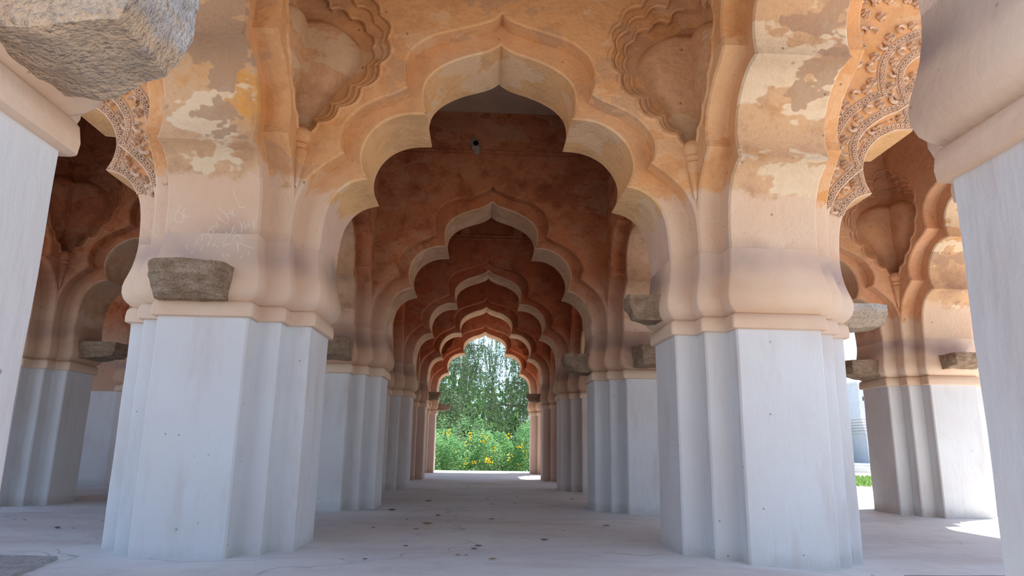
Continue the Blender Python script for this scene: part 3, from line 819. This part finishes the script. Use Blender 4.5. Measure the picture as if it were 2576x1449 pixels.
# ------------------------------------------------------------------ scratched writing above the front left pier
GRAF = [[(-2.144,2.245),(-2.175,2.177),(-2.17,2.141),(-2.153,2.127),(-2.123,2.131),(-2.111,2.152),(-2.119,2.184),(-2.159,2.21)],[(-2.106,2.227),(-2.12,2.216),(-2.115,2.184),(-2.1,2.167),(-2.087,2.166),(-2.08,2.178)],[(-1.802,2.354),(-1.783,2.316),(-1.761,2.276)],[(-1.761,2.276),(-1.755,2.256),(-1.739,2.244),(-1.722,2.245),(-1.707,2.255)],[(-1.893,2.245),(-1.86,2.212),(-1.829,2.181),(-1.81,2.166)],[(-1.829,2.181),(-1.816,2.152),(-1.835,2.126)],[(-1.895,2.19),(-1.885,2.168),(-1.859,2.15),(-1.841,2.137)],[(-1.826,2.193),(-1.814,2.209),(-1.802,2.193)],[(-1.802,2.193),(-1.788,2.212),(-1.791,2.237),(-1.799,2.221),(-1.798,2.198),(-1.784,2.188),(-1.767,2.203),(-1.754,2.227)],[(-1.943,2.057),(-1.945,2.075),(-1.931,2.094),(-1.909,2.076),(-1.914,2.058)],[(-1.929,2.098),(-1.913,2.112),(-1.894,2.097)],[(-1.909,2.117),(-1.901,2.133),(-1.885,2.122),(-1.89,2.099)],[(-1.833,2.074),(-1.814,2.058),(-1.796,2.047),(-1.792,2.08)],[(-1.773,2.119),(-1.79,2.102),(-1.78,2.066),(-1.759,2.076)],[(-1.788,2.089),(-1.767,2.096)],[(-1.744,2.147),(-1.725,2.109)],[(-1.717,2.15),(-1.725,2.109),(-1.728,2.075)],[(-1.708,2.118),(-1.711,2.1),(-1.697,2.096),(-1.692,2.112),(-1.704,2.123)],[(-1.685,2.135),(-1.677,2.112),(-1.662,2.115)],[(-1.65,2.157),(-1.645,2.093)],[(-1.864,2.02),(-1.873,2.024)],[(-1.822,2.044),(-1.819,2.026),(-1.839,1.993)],[(-1.854,2.025),(-1.831,2.035)],[(-1.747,2.002),(-1.739,1.97),(-1.727,1.935)],[(-1.776,2.011),(-1.771,2.044),(-1.746,2.053),(-1.723,2.04),(-1.713,2.013),(-1.728,1.989),(-1.743,1.986)],[(-1.716,1.994),(-1.681,1.976),(-1.631,1.961)],[(-1.983,2.051),(-1.977,2.005)],[(-1.979,2.049),(-1.947,2.055),(-1.918,2.035),(-1.916,2.014)],[(-1.918,2.014),(-1.934,1.988),(-1.934,1.964)],[(-1.923,2.006),(-1.931,1.978)],[(-1.89,2.003),(-1.901,1.965)],[(-1.903,1.979),(-1.88,1.975),(-1.863,1.959)],[(-2.005,2.02),(-2.011,1.985),(-2.022,1.964)],[(-1.966,1.97),(-1.976,1.949),(-1.971,1.933)],[(-1.842,1.981),(-1.779,1.997)],[(-1.838,1.967),(-1.803,1.982)],[(-1.659,1.939),(-1.661,1.908)],[(-1.794,1.919),(-1.791,1.897),(-1.805,1.906)],[(-1.796,1.885),(-1.789,1.869)],[(-1.829,1.922),(-1.827,1.896),(-1.812,1.894)],[(-2.071,1.981),(-2.073,1.96),(-2.061,1.937)],[(-2.03,1.933),(-2.03,1.909)],[(-1.694,1.912),(-1.708,1.888)]]
ta, gp1, _ = ARCH['y', 1, 0]
right_half = [(u, z) for u, z in gp1 if u > 0][::-1]            # ascending z from springing
def strip_y(z):
    if z <= 2.055:
        e = np.interp(z, [q[0] for q in CAPRINGS], [q[1] for q in CAPRINGS])
        return ROWS[1] - PW - e
    zs = [q[1] for q in right_half]; us = [q[0] for q in right_half]
    k = next(i for i in range(len(zs)) if zs[i] >= z or i == len(zs) - 1)
    f = (z - zs[k - 1]) / (zs[k] - zs[k - 1]) if k else 0
    return (ROWS[0] + ROWS[1]) / 2 + us[k - 1] + (us[k] - us[k - 1]) * f
mb = MB()
for st in GRAF:
    pts = []
    for a, b in zip(st[:-1], st[1:]):
        for i in range(3): pts.append((a[0] + (b[0] - a[0]) * i / 3, a[1] + (b[1] - a[1]) * i / 3))
    pts.append(st[-1])
    mb.tube([(x, strip_y(z), z) for x, z in pts], 0.0017, 4)
o = mb.build('scratched_writing', SCRATCH); o.parent = ta
o.matrix_parent_inverse = (Matrix.Translation(ta.location) @ Matrix.Rotation(PI / 2, 4, 'Z')).inverted()
o['label'] = 'thin pale scratched letters'; o['kind'] = 'stuff'

# ------------------------------------------------------------------ paving stones at the porch sides
def slab(pts, z0, z1, label, seed):
    rn = random.Random(seed); loop = []
    for a, b in zip(pts, pts[1:] + pts[:1]):
        for i in range(12):
            q = i / 12; loop.append((a[0] + (b[0] - a[0]) * q + rn.uniform(-0.012, 0.012), a[1] + (b[1] - a[1]) * q + rn.uniform(-0.012, 0.012)))
    n = len(loop); cx = sum(p[0] for p in loop) / n; cy = sum(p[1] for p in loop) / n
    V = [(x, y, z0) for x, y in loop] + [(x, y, z1 - 0.01) for x, y in loop] + [(cx + (x - cx) * 0.985, cy + (y - cy) * 0.985, z1) for x, y in loop]
    Fs = [(i, (i + 1) % n, n + (i + 1) % n, n + i) for i in range(n)] + [(n + i, n + (i + 1) % n, 2 * n + (i + 1) % n, 2 * n + i) for i in range(n)] + [tuple(range(2 * n, 3 * n))]
    tag(mesh_obj('paving_stone', V, Fs, SLAB), label, 'stone', 'rough paving stones')
slab([(-3.4, 3.6), (-2.42, 3.75), (-2.58, 4.47), (-3.4, 4.54)], -0.1, 0.022, 'rough grey paving stone in the lower left corner', 1)
slab([(2.42, 3.7), (3.4, 3.7), (3.4, 4.34), (2.47, 4.32)], -0.12, -0.022, 'rough grey paving stone in the lower right corner', 2)

# ------------------------------------------------------------------ dry leaves on the floor
LEAFM = [mat_simple('dry_leaf_brown', (0.20, 0.13, 0.08), 0.9, 0.4, 40), mat_simple('dry_leaf_tan', (0.42, 0.30, 0.12), 0.9, 0.3, 40), mat_simple('dry_leaf_dark', (0.08, 0.06, 0.05), 0.9, 0.3, 40)]
LV = [(-1.07,8.32,0.089),(-0.78,7.17,0.032),(-0.51,7.7,0.055),(-0.75,9.65,0.095),(-0.55,6.7,0.12),(-0.61,6.18,0.055),(-0.98,6.28,0.028),(0.05,7.31,0.065),(0.03,6.86,0.022),(1.1,6.67,0.072),(0.64,6.18,0.022),(0.42,5.53,0.064),(-0.59,5.15,0.041),(-0.08,5.19,0.056),(-0.11,5.04,0.049),(-0.21,4.75,0.042),(-0.16,4.76,0.026),(0.01,4.6,0.049),(-0.78,4.57,0.037),(1.26,10.32,0.046),(0.49,10.61,0.028),(0.62,12.42,0.032),(-0.28,13.03,0.047),(-0.05,13.2,0.035),(0.04,10.15,0.036),(0.39,9.35,0.042),(0.1,9.22,0.049),(-3.46,6.0,0.069),(-3.34,6.01,0.028),(-4.11,6.64,0.031),(-4.69,8.34,0.029),(3.97,5.96,0.024),(2.35,4.44,0.02)]
def leaf_mesh(seed, L):
    rn = random.Random(seed); V = []; Fs = []; n = 7; curl = rn.uniform(0.25, 0.5); w0 = rn.uniform(0.22, 0.36)
    for i in range(n):
        q = i / (n - 1); x = (q - 0.5) * L; w = w0 * L * math.sin(PI * min(0.98, q * 0.93 + 0.05)) ** 0.8
        zc = 0.004 + curl * L * 0.45 * abs(q - 0.5) ** 1.5
        for j in (-1, -0.5, 0, 0.5, 1):
            V.append((x, j * w, zc + curl * w * j * j * 0.9 + rn.uniform(0, 0.002)))
    for i in range(n - 1):
        for j in range(4): Fs.append((i * 5 + j, i * 5 + j + 1, i * 5 + j + 6, i * 5 + j + 5))
    return V, Fs
rn = random.Random(12)
shade = ['dark brown', 'tan', 'blackish']
used = {}
def place_txt(x, y):
    if x < -2.5: return 'in the left gap'
    if x > 2: return 'right of the front right pier'
    if y < 4.9: return 'before the main arch'
    if y < 5.7: return 'on the floor under the main arch'
    if y < 8: return 'between first and second piers'
    if y < 11: return 'between second and third piers'
    return 'far down the corridor floor'
cnt = {}
for i, (x, y, L) in enumerate(LV):
    V, Fs = leaf_mesh(i, max(L, 0.022))
    mi = 1 if i in (5, 9, 15, 17, 4) else (2 if L < 0.033 else 0)
    o = mesh_obj('dry_leaf', V, Fs, LEAFM[mi], smooth=True, angle=60)
    o.location = (x, y, floor_z(x, y)); o.rotation_euler = (0, 0, rn.uniform(-0.5, 0.5))
    base = '%s curled dry leaf %s' % (shade[mi], place_txt(x, y))
    cnt.setdefault(base, []).append((x, y, o))
for base, L in cnt.items():
    if len(L) == 1: tag(L[0][2], base, 'leaf', 'fallen dry leaves')
    else:
        L.sort(); names = {2: ['left one of two', 'right one of two'], 3: ['leftmost of three', 'middle of three', 'rightmost of three']}.get(len(L))
        if not names:
            w = ['leftmost', 'second from left', 'third from left', 'fourth from left', 'fifth from left', 'sixth from left', 'seventh from left', 'eighth from left', 'ninth from left', 'tenth from left']
            names = w[:len(L) - 1] + ['rightmost']
        for nm, (x, y, o) in zip(names, L): tag(o, base + ', ' + nm, 'leaf', 'fallen dry leaves')

# ------------------------------------------------------------------ outside: ground, tree, flowering shrubs, tower and stone wall
gm = MB(); gm.add([(-150, -60, -0.9), (150, -60, -0.9), (150, 200, -0.9), (-150, 200, -0.9)], [(0, 1, 2, 3)])
struct(gm.build('ground', GROUND), 'dry ground around the pavilion')

BARK = mat_simple('grey_brown_bark', (0.20, 0.16, 0.13), 0.9, 0.3, 12)
WEEP = mat_leaf('weeping_tree_leaves', [(0.2, (0.08, 0.16, 0.085)), (0.5, (0.17, 0.30, 0.155)), (0.8, (0.34, 0.46, 0.27))], 0.5)
BUSH = mat_leaf('shrub_leaves', [(0.2, (0.11, 0.27, 0.12)), (0.5, (0.22, 0.46, 0.20)), (0.8, (0.40, 0.60, 0.32))], 0.5)
FARL = mat_leaf('distant_leaves', [(0.2, (0.06, 0.14, 0.05)), (0.5, (0.10, 0.22, 0.08)), (0.8, (0.20, 0.33, 0.13))], 0.4)
YELL = mat_leaf('yellow_petals', [(0.2, (0.80, 0.55, 0.03)), (0.6, (0.88, 0.70, 0.06)), (0.9, (0.92, 0.80, 0.18))], 0.3)

def quads_obj(name, cen, ax, wid, mat, parent, bend=0.0):
    """many small leaves: diamond quads; cen, ax (length vector), wid (width vector) are (n,3) arrays"""
    n = len(cen)
    V = np.empty((n, 4, 3)); V[:, 0] = cen - ax * 0.5; V[:, 1] = cen + wid * 0.5 - ax * 0.05; V[:, 2] = cen + ax * 0.5; V[:, 3] = cen - wid * 0.5 - ax * 0.05
    me = bpy.data.meshes.new(name)
    me.vertices.add(n * 4); me.vertices.foreach_set('co', V.reshape(-1))
    me.loops.add(n * 4); me.loops.foreach_set('vertex_index', np.arange(n * 4, dtype=np.int32))
    me.polygons.add(n); me.polygons.foreach_set('loop_start', np.arange(0, n * 4, 4, dtype=np.int32))
    me.materials.append(mat); me.update(calc_edges=True); me.validate()
    o = link(name, me, parent); o['kind'] = 'stuff'
    return o

def rvec(rg, n):
    v = rg.normal(size=(n, 3)); return v / np.linalg.norm(v, axis=1, keepdims=True)

def weeping_tree(base, label, seed):
    rg = np.random.default_rng(seed); rn = random.Random(seed)
    t = thing('weeping_tree', label, 'tree', base)
    tr = MB(); tr.tube([(0, 0, -0.1), (0.1, 0, 1.0), (-0.1, 0.1, 2.4), (0.15, 0, 3.8), (0.0, 0.1, 5.6), (0.1, 0.0, 7.2)], [0.30, 0.24, 0.21, 0.17, 0.11, 0.05], 10); tr.build('trunk', BARK, t, True)
    tips = []
    for k in range(30):
        a = 2 * PI * k / 30 + rn.uniform(-.2, .2); h = rn.uniform(2.6, 6.4); R = rn.uniform(1.6, 4.2) * (1 - 0.25 * max(0, h - 5)); rise = rn.uniform(0.5, 1.6)
        pts = [Vector((0.1, 0, h))]
        for i in range(1, 8):
            q = i / 7
            pts.append(Vector((math.cos(a + 0.5 * q * rn.uniform(-.5, .5)) * R * q, math.sin(a) * R * q, h + rise * math.sin(q * 2.3) - 0.2 * q + rn.uniform(-.08, .08))))
        mb = MB(); mb.tube(pts, [0.06 * (1 - 0.85 * i / 7) for i in range(8)], 5); mb.build('branch', BARK, t, True)
        for i in range(2, 8):
            for _ in range(7 if i > 3 else 3): tips.append(pts[i] + Vector((rn.uniform(-.45, .45), rn.uniform(-.45, .45), rn.uniform(-.1, .3))))
    tw = MB(); cen = []; ax = []; wd = []
    for p in tips:
        L = rn.uniform(0.9, 2.9); d = Vector((rn.uniform(-1, 1), rn.uniform(-1, 1), 0)) * 0.4; n = 7; line = []
        for i in range(n):
            q = i / (n - 1); line.append(p + d * (q ** 0.6) + Vector((0.04 * math.sin(q * 9 + p.x), 0, -L * q ** 1.25 + 0.12 * math.sin(q * PI))))
        if line[-1].z < 0.5: continue
        tw.tube(line, [0.008 * (1 - 0.6 * i / 6) for i in range(n)], 3)
        m_ = int(L * rn.uniform(24, 44))
        for _ in range(m_):
            q = rn.random() ** 0.85 * (n - 1.001); i = int(q); c = line[i].lerp(line[i + 1], q - i)
            s = rn.uniform(0.07, 0.14); dr = Vector((rn.uniform(-1, 1), rn.uniform(-1, 1), rn.uniform(-1.6, -0.1))).normalized()
            sd_ = dr.cross(Vector((rn.uniform(-1, 1), rn.uniform(-1, 1), rn.uniform(-.4, .4)))).normalized()
            c = c + dr * s * 0.5
            cen.append(c); ax.append(dr * s); wd.append(sd_ * s * 0.3)
    o = tw.build('twigs', BARK, t); o['kind'] = 'stuff'
    quads_obj('foliage', np.array(cen), np.array(ax), np.array(wd), WEEP, t)
    return t

def shrub(base, rad, hgt, n, nf, label, seed, flowers=True):
    rg = np.random.default_rng(seed); rn = random.Random(seed)
    t = thing('flowering_shrub' if flowers else 'green_shrub', label, 'shrub', base, 0, 'shrubs beyond the garden arch')
    st = MB()
    ends = []
    for k in range(26):
        a = rn.uniform(0, 2 * PI); R = rad * rn.uniform(0.15, 0.9); h = hgt * rn.uniform(0.6, 1.0) * (1 - 0.3 * (R / rad) ** 2)
        pts = [(math.cos(a) * 0.15, math.sin(a) * 0.15, -0.05)] + [(math.cos(a) * R * q ** 1.3, math.sin(a) * R * q ** 1.3, h * q) for q in (0.3, 0.6, 0.85, 1.0)]
        st.tube(pts, [0.02, 0.016, 0.012, 0.008, 0.005], 4); ends.append(Vector(pts[-1]))
    st.build('stems', BARK, t)
    u = rg.random(n); th = rg.random(n) * 2 * PI
    zz = rg.random(n) ** 1.1
    env = np.sqrt(np.clip(1 - (np.abs(zz - 0.45) / 0.62) ** 2.2, 0.02, 1))
    lump = 0.85 + 0.22 * np.sin(th * 3 + seed) * np.cos(zz * 7 + seed) + 0.1 * np.sin(th * 7)
    r = rad * env * lump * (0.35 + 0.65 * np.sqrt(u))
    cen = np.stack([np.cos(th) * r, np.sin(th) * r, zz * hgt * (0.93 + 0.1 * np.sin(th * 4 + seed))], 1)
    d = rvec(rg, n); d[:, 2] = d[:, 2] * 0.5 - 0.15; s = rg.uniform(0.06, 0.13, n)[:, None]
    sd_ = np.cross(d, rvec(rg, n)); sd_ /= np.linalg.norm(sd_, axis=1, keepdims=True)
    quads_obj('foliage', cen, d * s, sd_ * s * 0.36, BUSH, t)
    if flowers and nf:
        cl = rg.integers(0, max(1, nf // 7), nf); cc = []
        for _ in range(max(1, nf // 7)):
            a = rn.uniform(PI, 2 * PI) if rn.random() < 0.75 else rn.uniform(0, PI); z = rn.uniform(0.42, 1.0)
            e = math.sqrt(max(0.05, 1 - (abs(z - 0.45) / 0.62) ** 2.2)); cc.append((math.cos(a) * rad * e, math.sin(a) * rad * e, z * hgt))
        cc = np.array(cc); cen = cc[cl] + rg.normal(size=(nf, 3)) * 0.07
        fm = MB()
        for c in cen:
            dv = Vector((rn.uniform(-.6, .6), rn.uniform(-1, .2), rn.uniform(-.2, .8))).normalized(); a = dv.orthogonal().normalized(); b = dv.cross(a); c = Vector(c); s = rn.uniform(0.022, 0.036)
            V = [c - dv * s * 1.2] + [c + a * (s * math.cos(2 * PI * k / 5)) + b * (s * math.sin(2 * PI * k / 5)) for k in range(5)]
            fm.add(V, [(0, 1 + k, 1 + (k + 1) % 5) for k in range(5)])
        o = fm.build('flowers', YELL, t); o['kind'] = 'stuff'; o['label'] = 'clusters of yellow trumpet flowers'
    return t

weeping_tree((3.3, 29.5, -0.9), 'tall weeping tree with drooping twigs, right half of the garden opening', 7)
weeping_tree((-2.9, 30.5, -0.9), 'tall weeping tree with drooping twigs, left half of the garden opening', 8)
SH = [(-3.6, 24.4, 1.5, 2.2, 5000, 40, 'dense green shrub hidden left of the garden opening'),
      (-1.55, 23.7, 1.35, 2.05, 15000, 60, 'leafy shrub with few yellow flowers, left in the garden opening'),
      (0.35, 23.9, 1.25, 2.0, 15000, 170, 'shrub with most yellow flowers, middle of the garden opening'),
      (2.0, 23.8, 1.35, 2.45, 15000, 190, 'taller shrub with yellow flowers, right in the garden opening'),
      (4.2, 24.3, 1.5, 2.3, 5000, 80, 'yellow flowering shrub hidden right of the garden opening')]
for i, (x, y, r, h, n, nf, lab) in enumerate(SH): shrub((x, y, -0.9), r, h, n, nf, lab, 20 + i)
SH2 = [(-0.6, 25.6, 1.7, 2.6, 5000, 'taller green shrub behind the leftmost flowering shrubs'), (2.6, 26.0, 1.8, 2.8, 5000, 'taller green shrub behind the right flowering shrubs'),
       (-3.4, 27.0, 1.9, 2.9, 4000, 'green shrub behind, left of the weeping tree')]
for i, (x, y, r, h, n, lab) in enumerate(SH2): shrub((x, y, -0.9), r, h, n, 0, lab, 40 + i, False)

def far_tree(base, rad, hgt, n, label, seed):
    rg = np.random.default_rng(seed); t = thing('broadleaf_tree', label, 'tree', base, 0, 'distant garden trees')
    tr = MB(); tr.tube([(0, 0, -0.1), (0.1, 0, hgt * 0.3), (0, 0.1, hgt * 0.75)], [0.35, 0.25, 0.08], 8); tr.build('trunk', BARK, t, True)
    k = 14; cc = np.stack([rg.normal(size=k) * rad * 0.45, rg.normal(size=k) * rad * 0.45, rg.uniform(0.12, 0.92, k) * hgt], 1)
    w = rg.integers(0, k, n); d0 = rvec(rg, n) * (rad * 0.5 * np.sqrt(rg.random(n)))[:, None]; cen = cc[w] + d0; cen[:, 2] = np.maximum(cen[:, 2], 0.5)
    d = rvec(rg, n); s = rg.uniform(0.35, 0.6, n)[:, None]; sd_ = np.cross(d, rvec(rg, n)); sd_ /= np.linalg.norm(sd_, axis=1, keepdims=True)
    quads_obj('foliage', cen, d * s, sd_ * s * 0.5, FARL, t)
for i, (x, y, r, h, lab) in enumerate([(-6, 40, 5, 5.5, 'distant broadleaf tree, left behind the weeping tree'), (0.5, 42, 5, 4.6, 'distant broadleaf tree, directly behind the weeping tree'),
                                        (7, 41, 5, 5, 'distant broadleaf tree, right behind the weeping tree'), (-18, 52, 6, 8, 'distant broadleaf tree far to the left of the garden'),
                                        (18, 60, 5, 6, 'distant broadleaf tree far to the right of the garden')]):
    far_tree((x, y, -0.9), r, h, 4500, lab, 60 + i)

# white domed kiosk glimpsed beyond the right far pier
WHITE = mat_simple('whitewash', (0.66, 0.68, 0.70), 0.8, 0.05, 3)
k = thing('garden_kiosk', 'white domed roof glimpsed behind shrubs right of the garden opening', 'kiosk', (3.35, 36.0, -0.9))
mb = MB(); mb.lathe([(1.45, 2.75), (1.5, 2.8), (1.42, 2.9), (1.25, 3.25), (0.95, 3.6), (0.5, 3.85), (0.12, 3.95), (0.0, 4.1)], 24); mb.build('dome', WHITE, k, True)
for a in range(6):
    mb = MB(); mb.tube([(1.2 * math.cos(a * PI / 3), 1.2 * math.sin(a * PI / 3), -0.02), (1.2 * math.cos(a * PI / 3), 1.2 * math.sin(a * PI / 3), 2.8)], 0.09, 8); mb.build('post', WHITE, k, True)

# white corbelled tower and grey stone wall, seen in the right gap
t = thing('watch_tower', 'white tower with stepped corbels seen in the right gap', 'tower', (32.95, 59.0, -0.9))
mb = MB(); mb.box(0, 4.0, 0, 4.0, -0.02, 3.05); mb.build('tower_base', WHITE, t)
for i in range(5):
    mb = MB(); e = 0.12 + 0.13 * i; mb.box(-e, 4 + e, -e, 4.0, 3.05 + 0.23 * i, 3.05 + 0.23 * (i + 1) - 0.02); mb.build('corbel', WHITE, t)
mb = MB(); mb.box(-0.75, 4.75, -0.75, 4.0, 4.2, 7.15); room = mb.build('tower_room', WHITE, t)
mb = MB(); mb.box(-0.44, -0.36, -0.77, -0.7, 5.75, 6.1); mb.build('slit_window', DARK, room)
mb = MB(); mb.box(-0.9, 4.9, -0.9, 4.0, 7.15, 7.35); mb.build('cornice', WHITE, t)
WALLST = mat_stone('grey_wall_stone', (0.30, 0.31, 0.32), (0.38, 0.39, 0.40), (0.46, 0.46, 0.46), 1.2, 0.5)
t = thing('stone_wall', 'grey block stone wall behind the white tower in the right gap', 'wall', (32.0, 62.5, -0.9))
mb = MB(); mb.box(-4.5, 12, 0.08, 1.0, -0.02, 6.2); mb.build('wall_core', WALLST, t)
rn = random.Random(8); z = 0.0
blk = []
for row in range(10):
    h = rn.uniform(0.6, 0.85); x = -4.5 + rn.uniform(0, 0.4)
    while x < 4.4:
        w = rn.uniform(0.7, 1.5); mb = MB(); mb.box(x + 0.02, x + w - 0.02, -0.05 - rn.uniform(0, 0.08), 0.2, z + 0.02, min(6.2, z + h) - 0.02)
        o = mb.build('stone_block', WALLST, t); x += w
    z += h
    if z > 6.1: break
KERB = mat_simple('pale_kerb', (0.62, 0.60, 0.57), 0.9, 0.1, 1)
GRASSM = mat_leaf('lawn_grass', [(0.2, (0.14, 0.27, 0.07)), (0.5, (0.22, 0.38, 0.10)), (0.8, (0.34, 0.48, 0.16))], 0.3)
t = thing('kerb_steps', 'pale kerb steps before the tower in the right gap', 'kerb', (28.5, 52.0, -0.9))
for i in range(3):
    mb = MB(); mb.box(-7, 8, i * 1.2, 8, -0.02, 0.18 + 0.2 * i); mb.build('step', KERB, t)
rg = np.random.default_rng(3); n = 9000
cen = np.stack([rg.uniform(14, 27, n), rg.uniform(32, 40, n), rg.uniform(-0.9, -0.72, n)], 1)
d = rvec(rg, n); d[:, 2] = np.abs(d[:, 2]) + 0.6; s = rg.uniform(0.15, 0.3, n)[:, None]; sd_ = np.cross(d, rvec(rg, n)); sd_ /= np.linalg.norm(sd_, axis=1, keepdims=True)
o = quads_obj('lawn', cen, d * s, sd_ * s * 0.25, GRASSM, None); tag(o, 'strip of green lawn low in the right gap', 'grass')
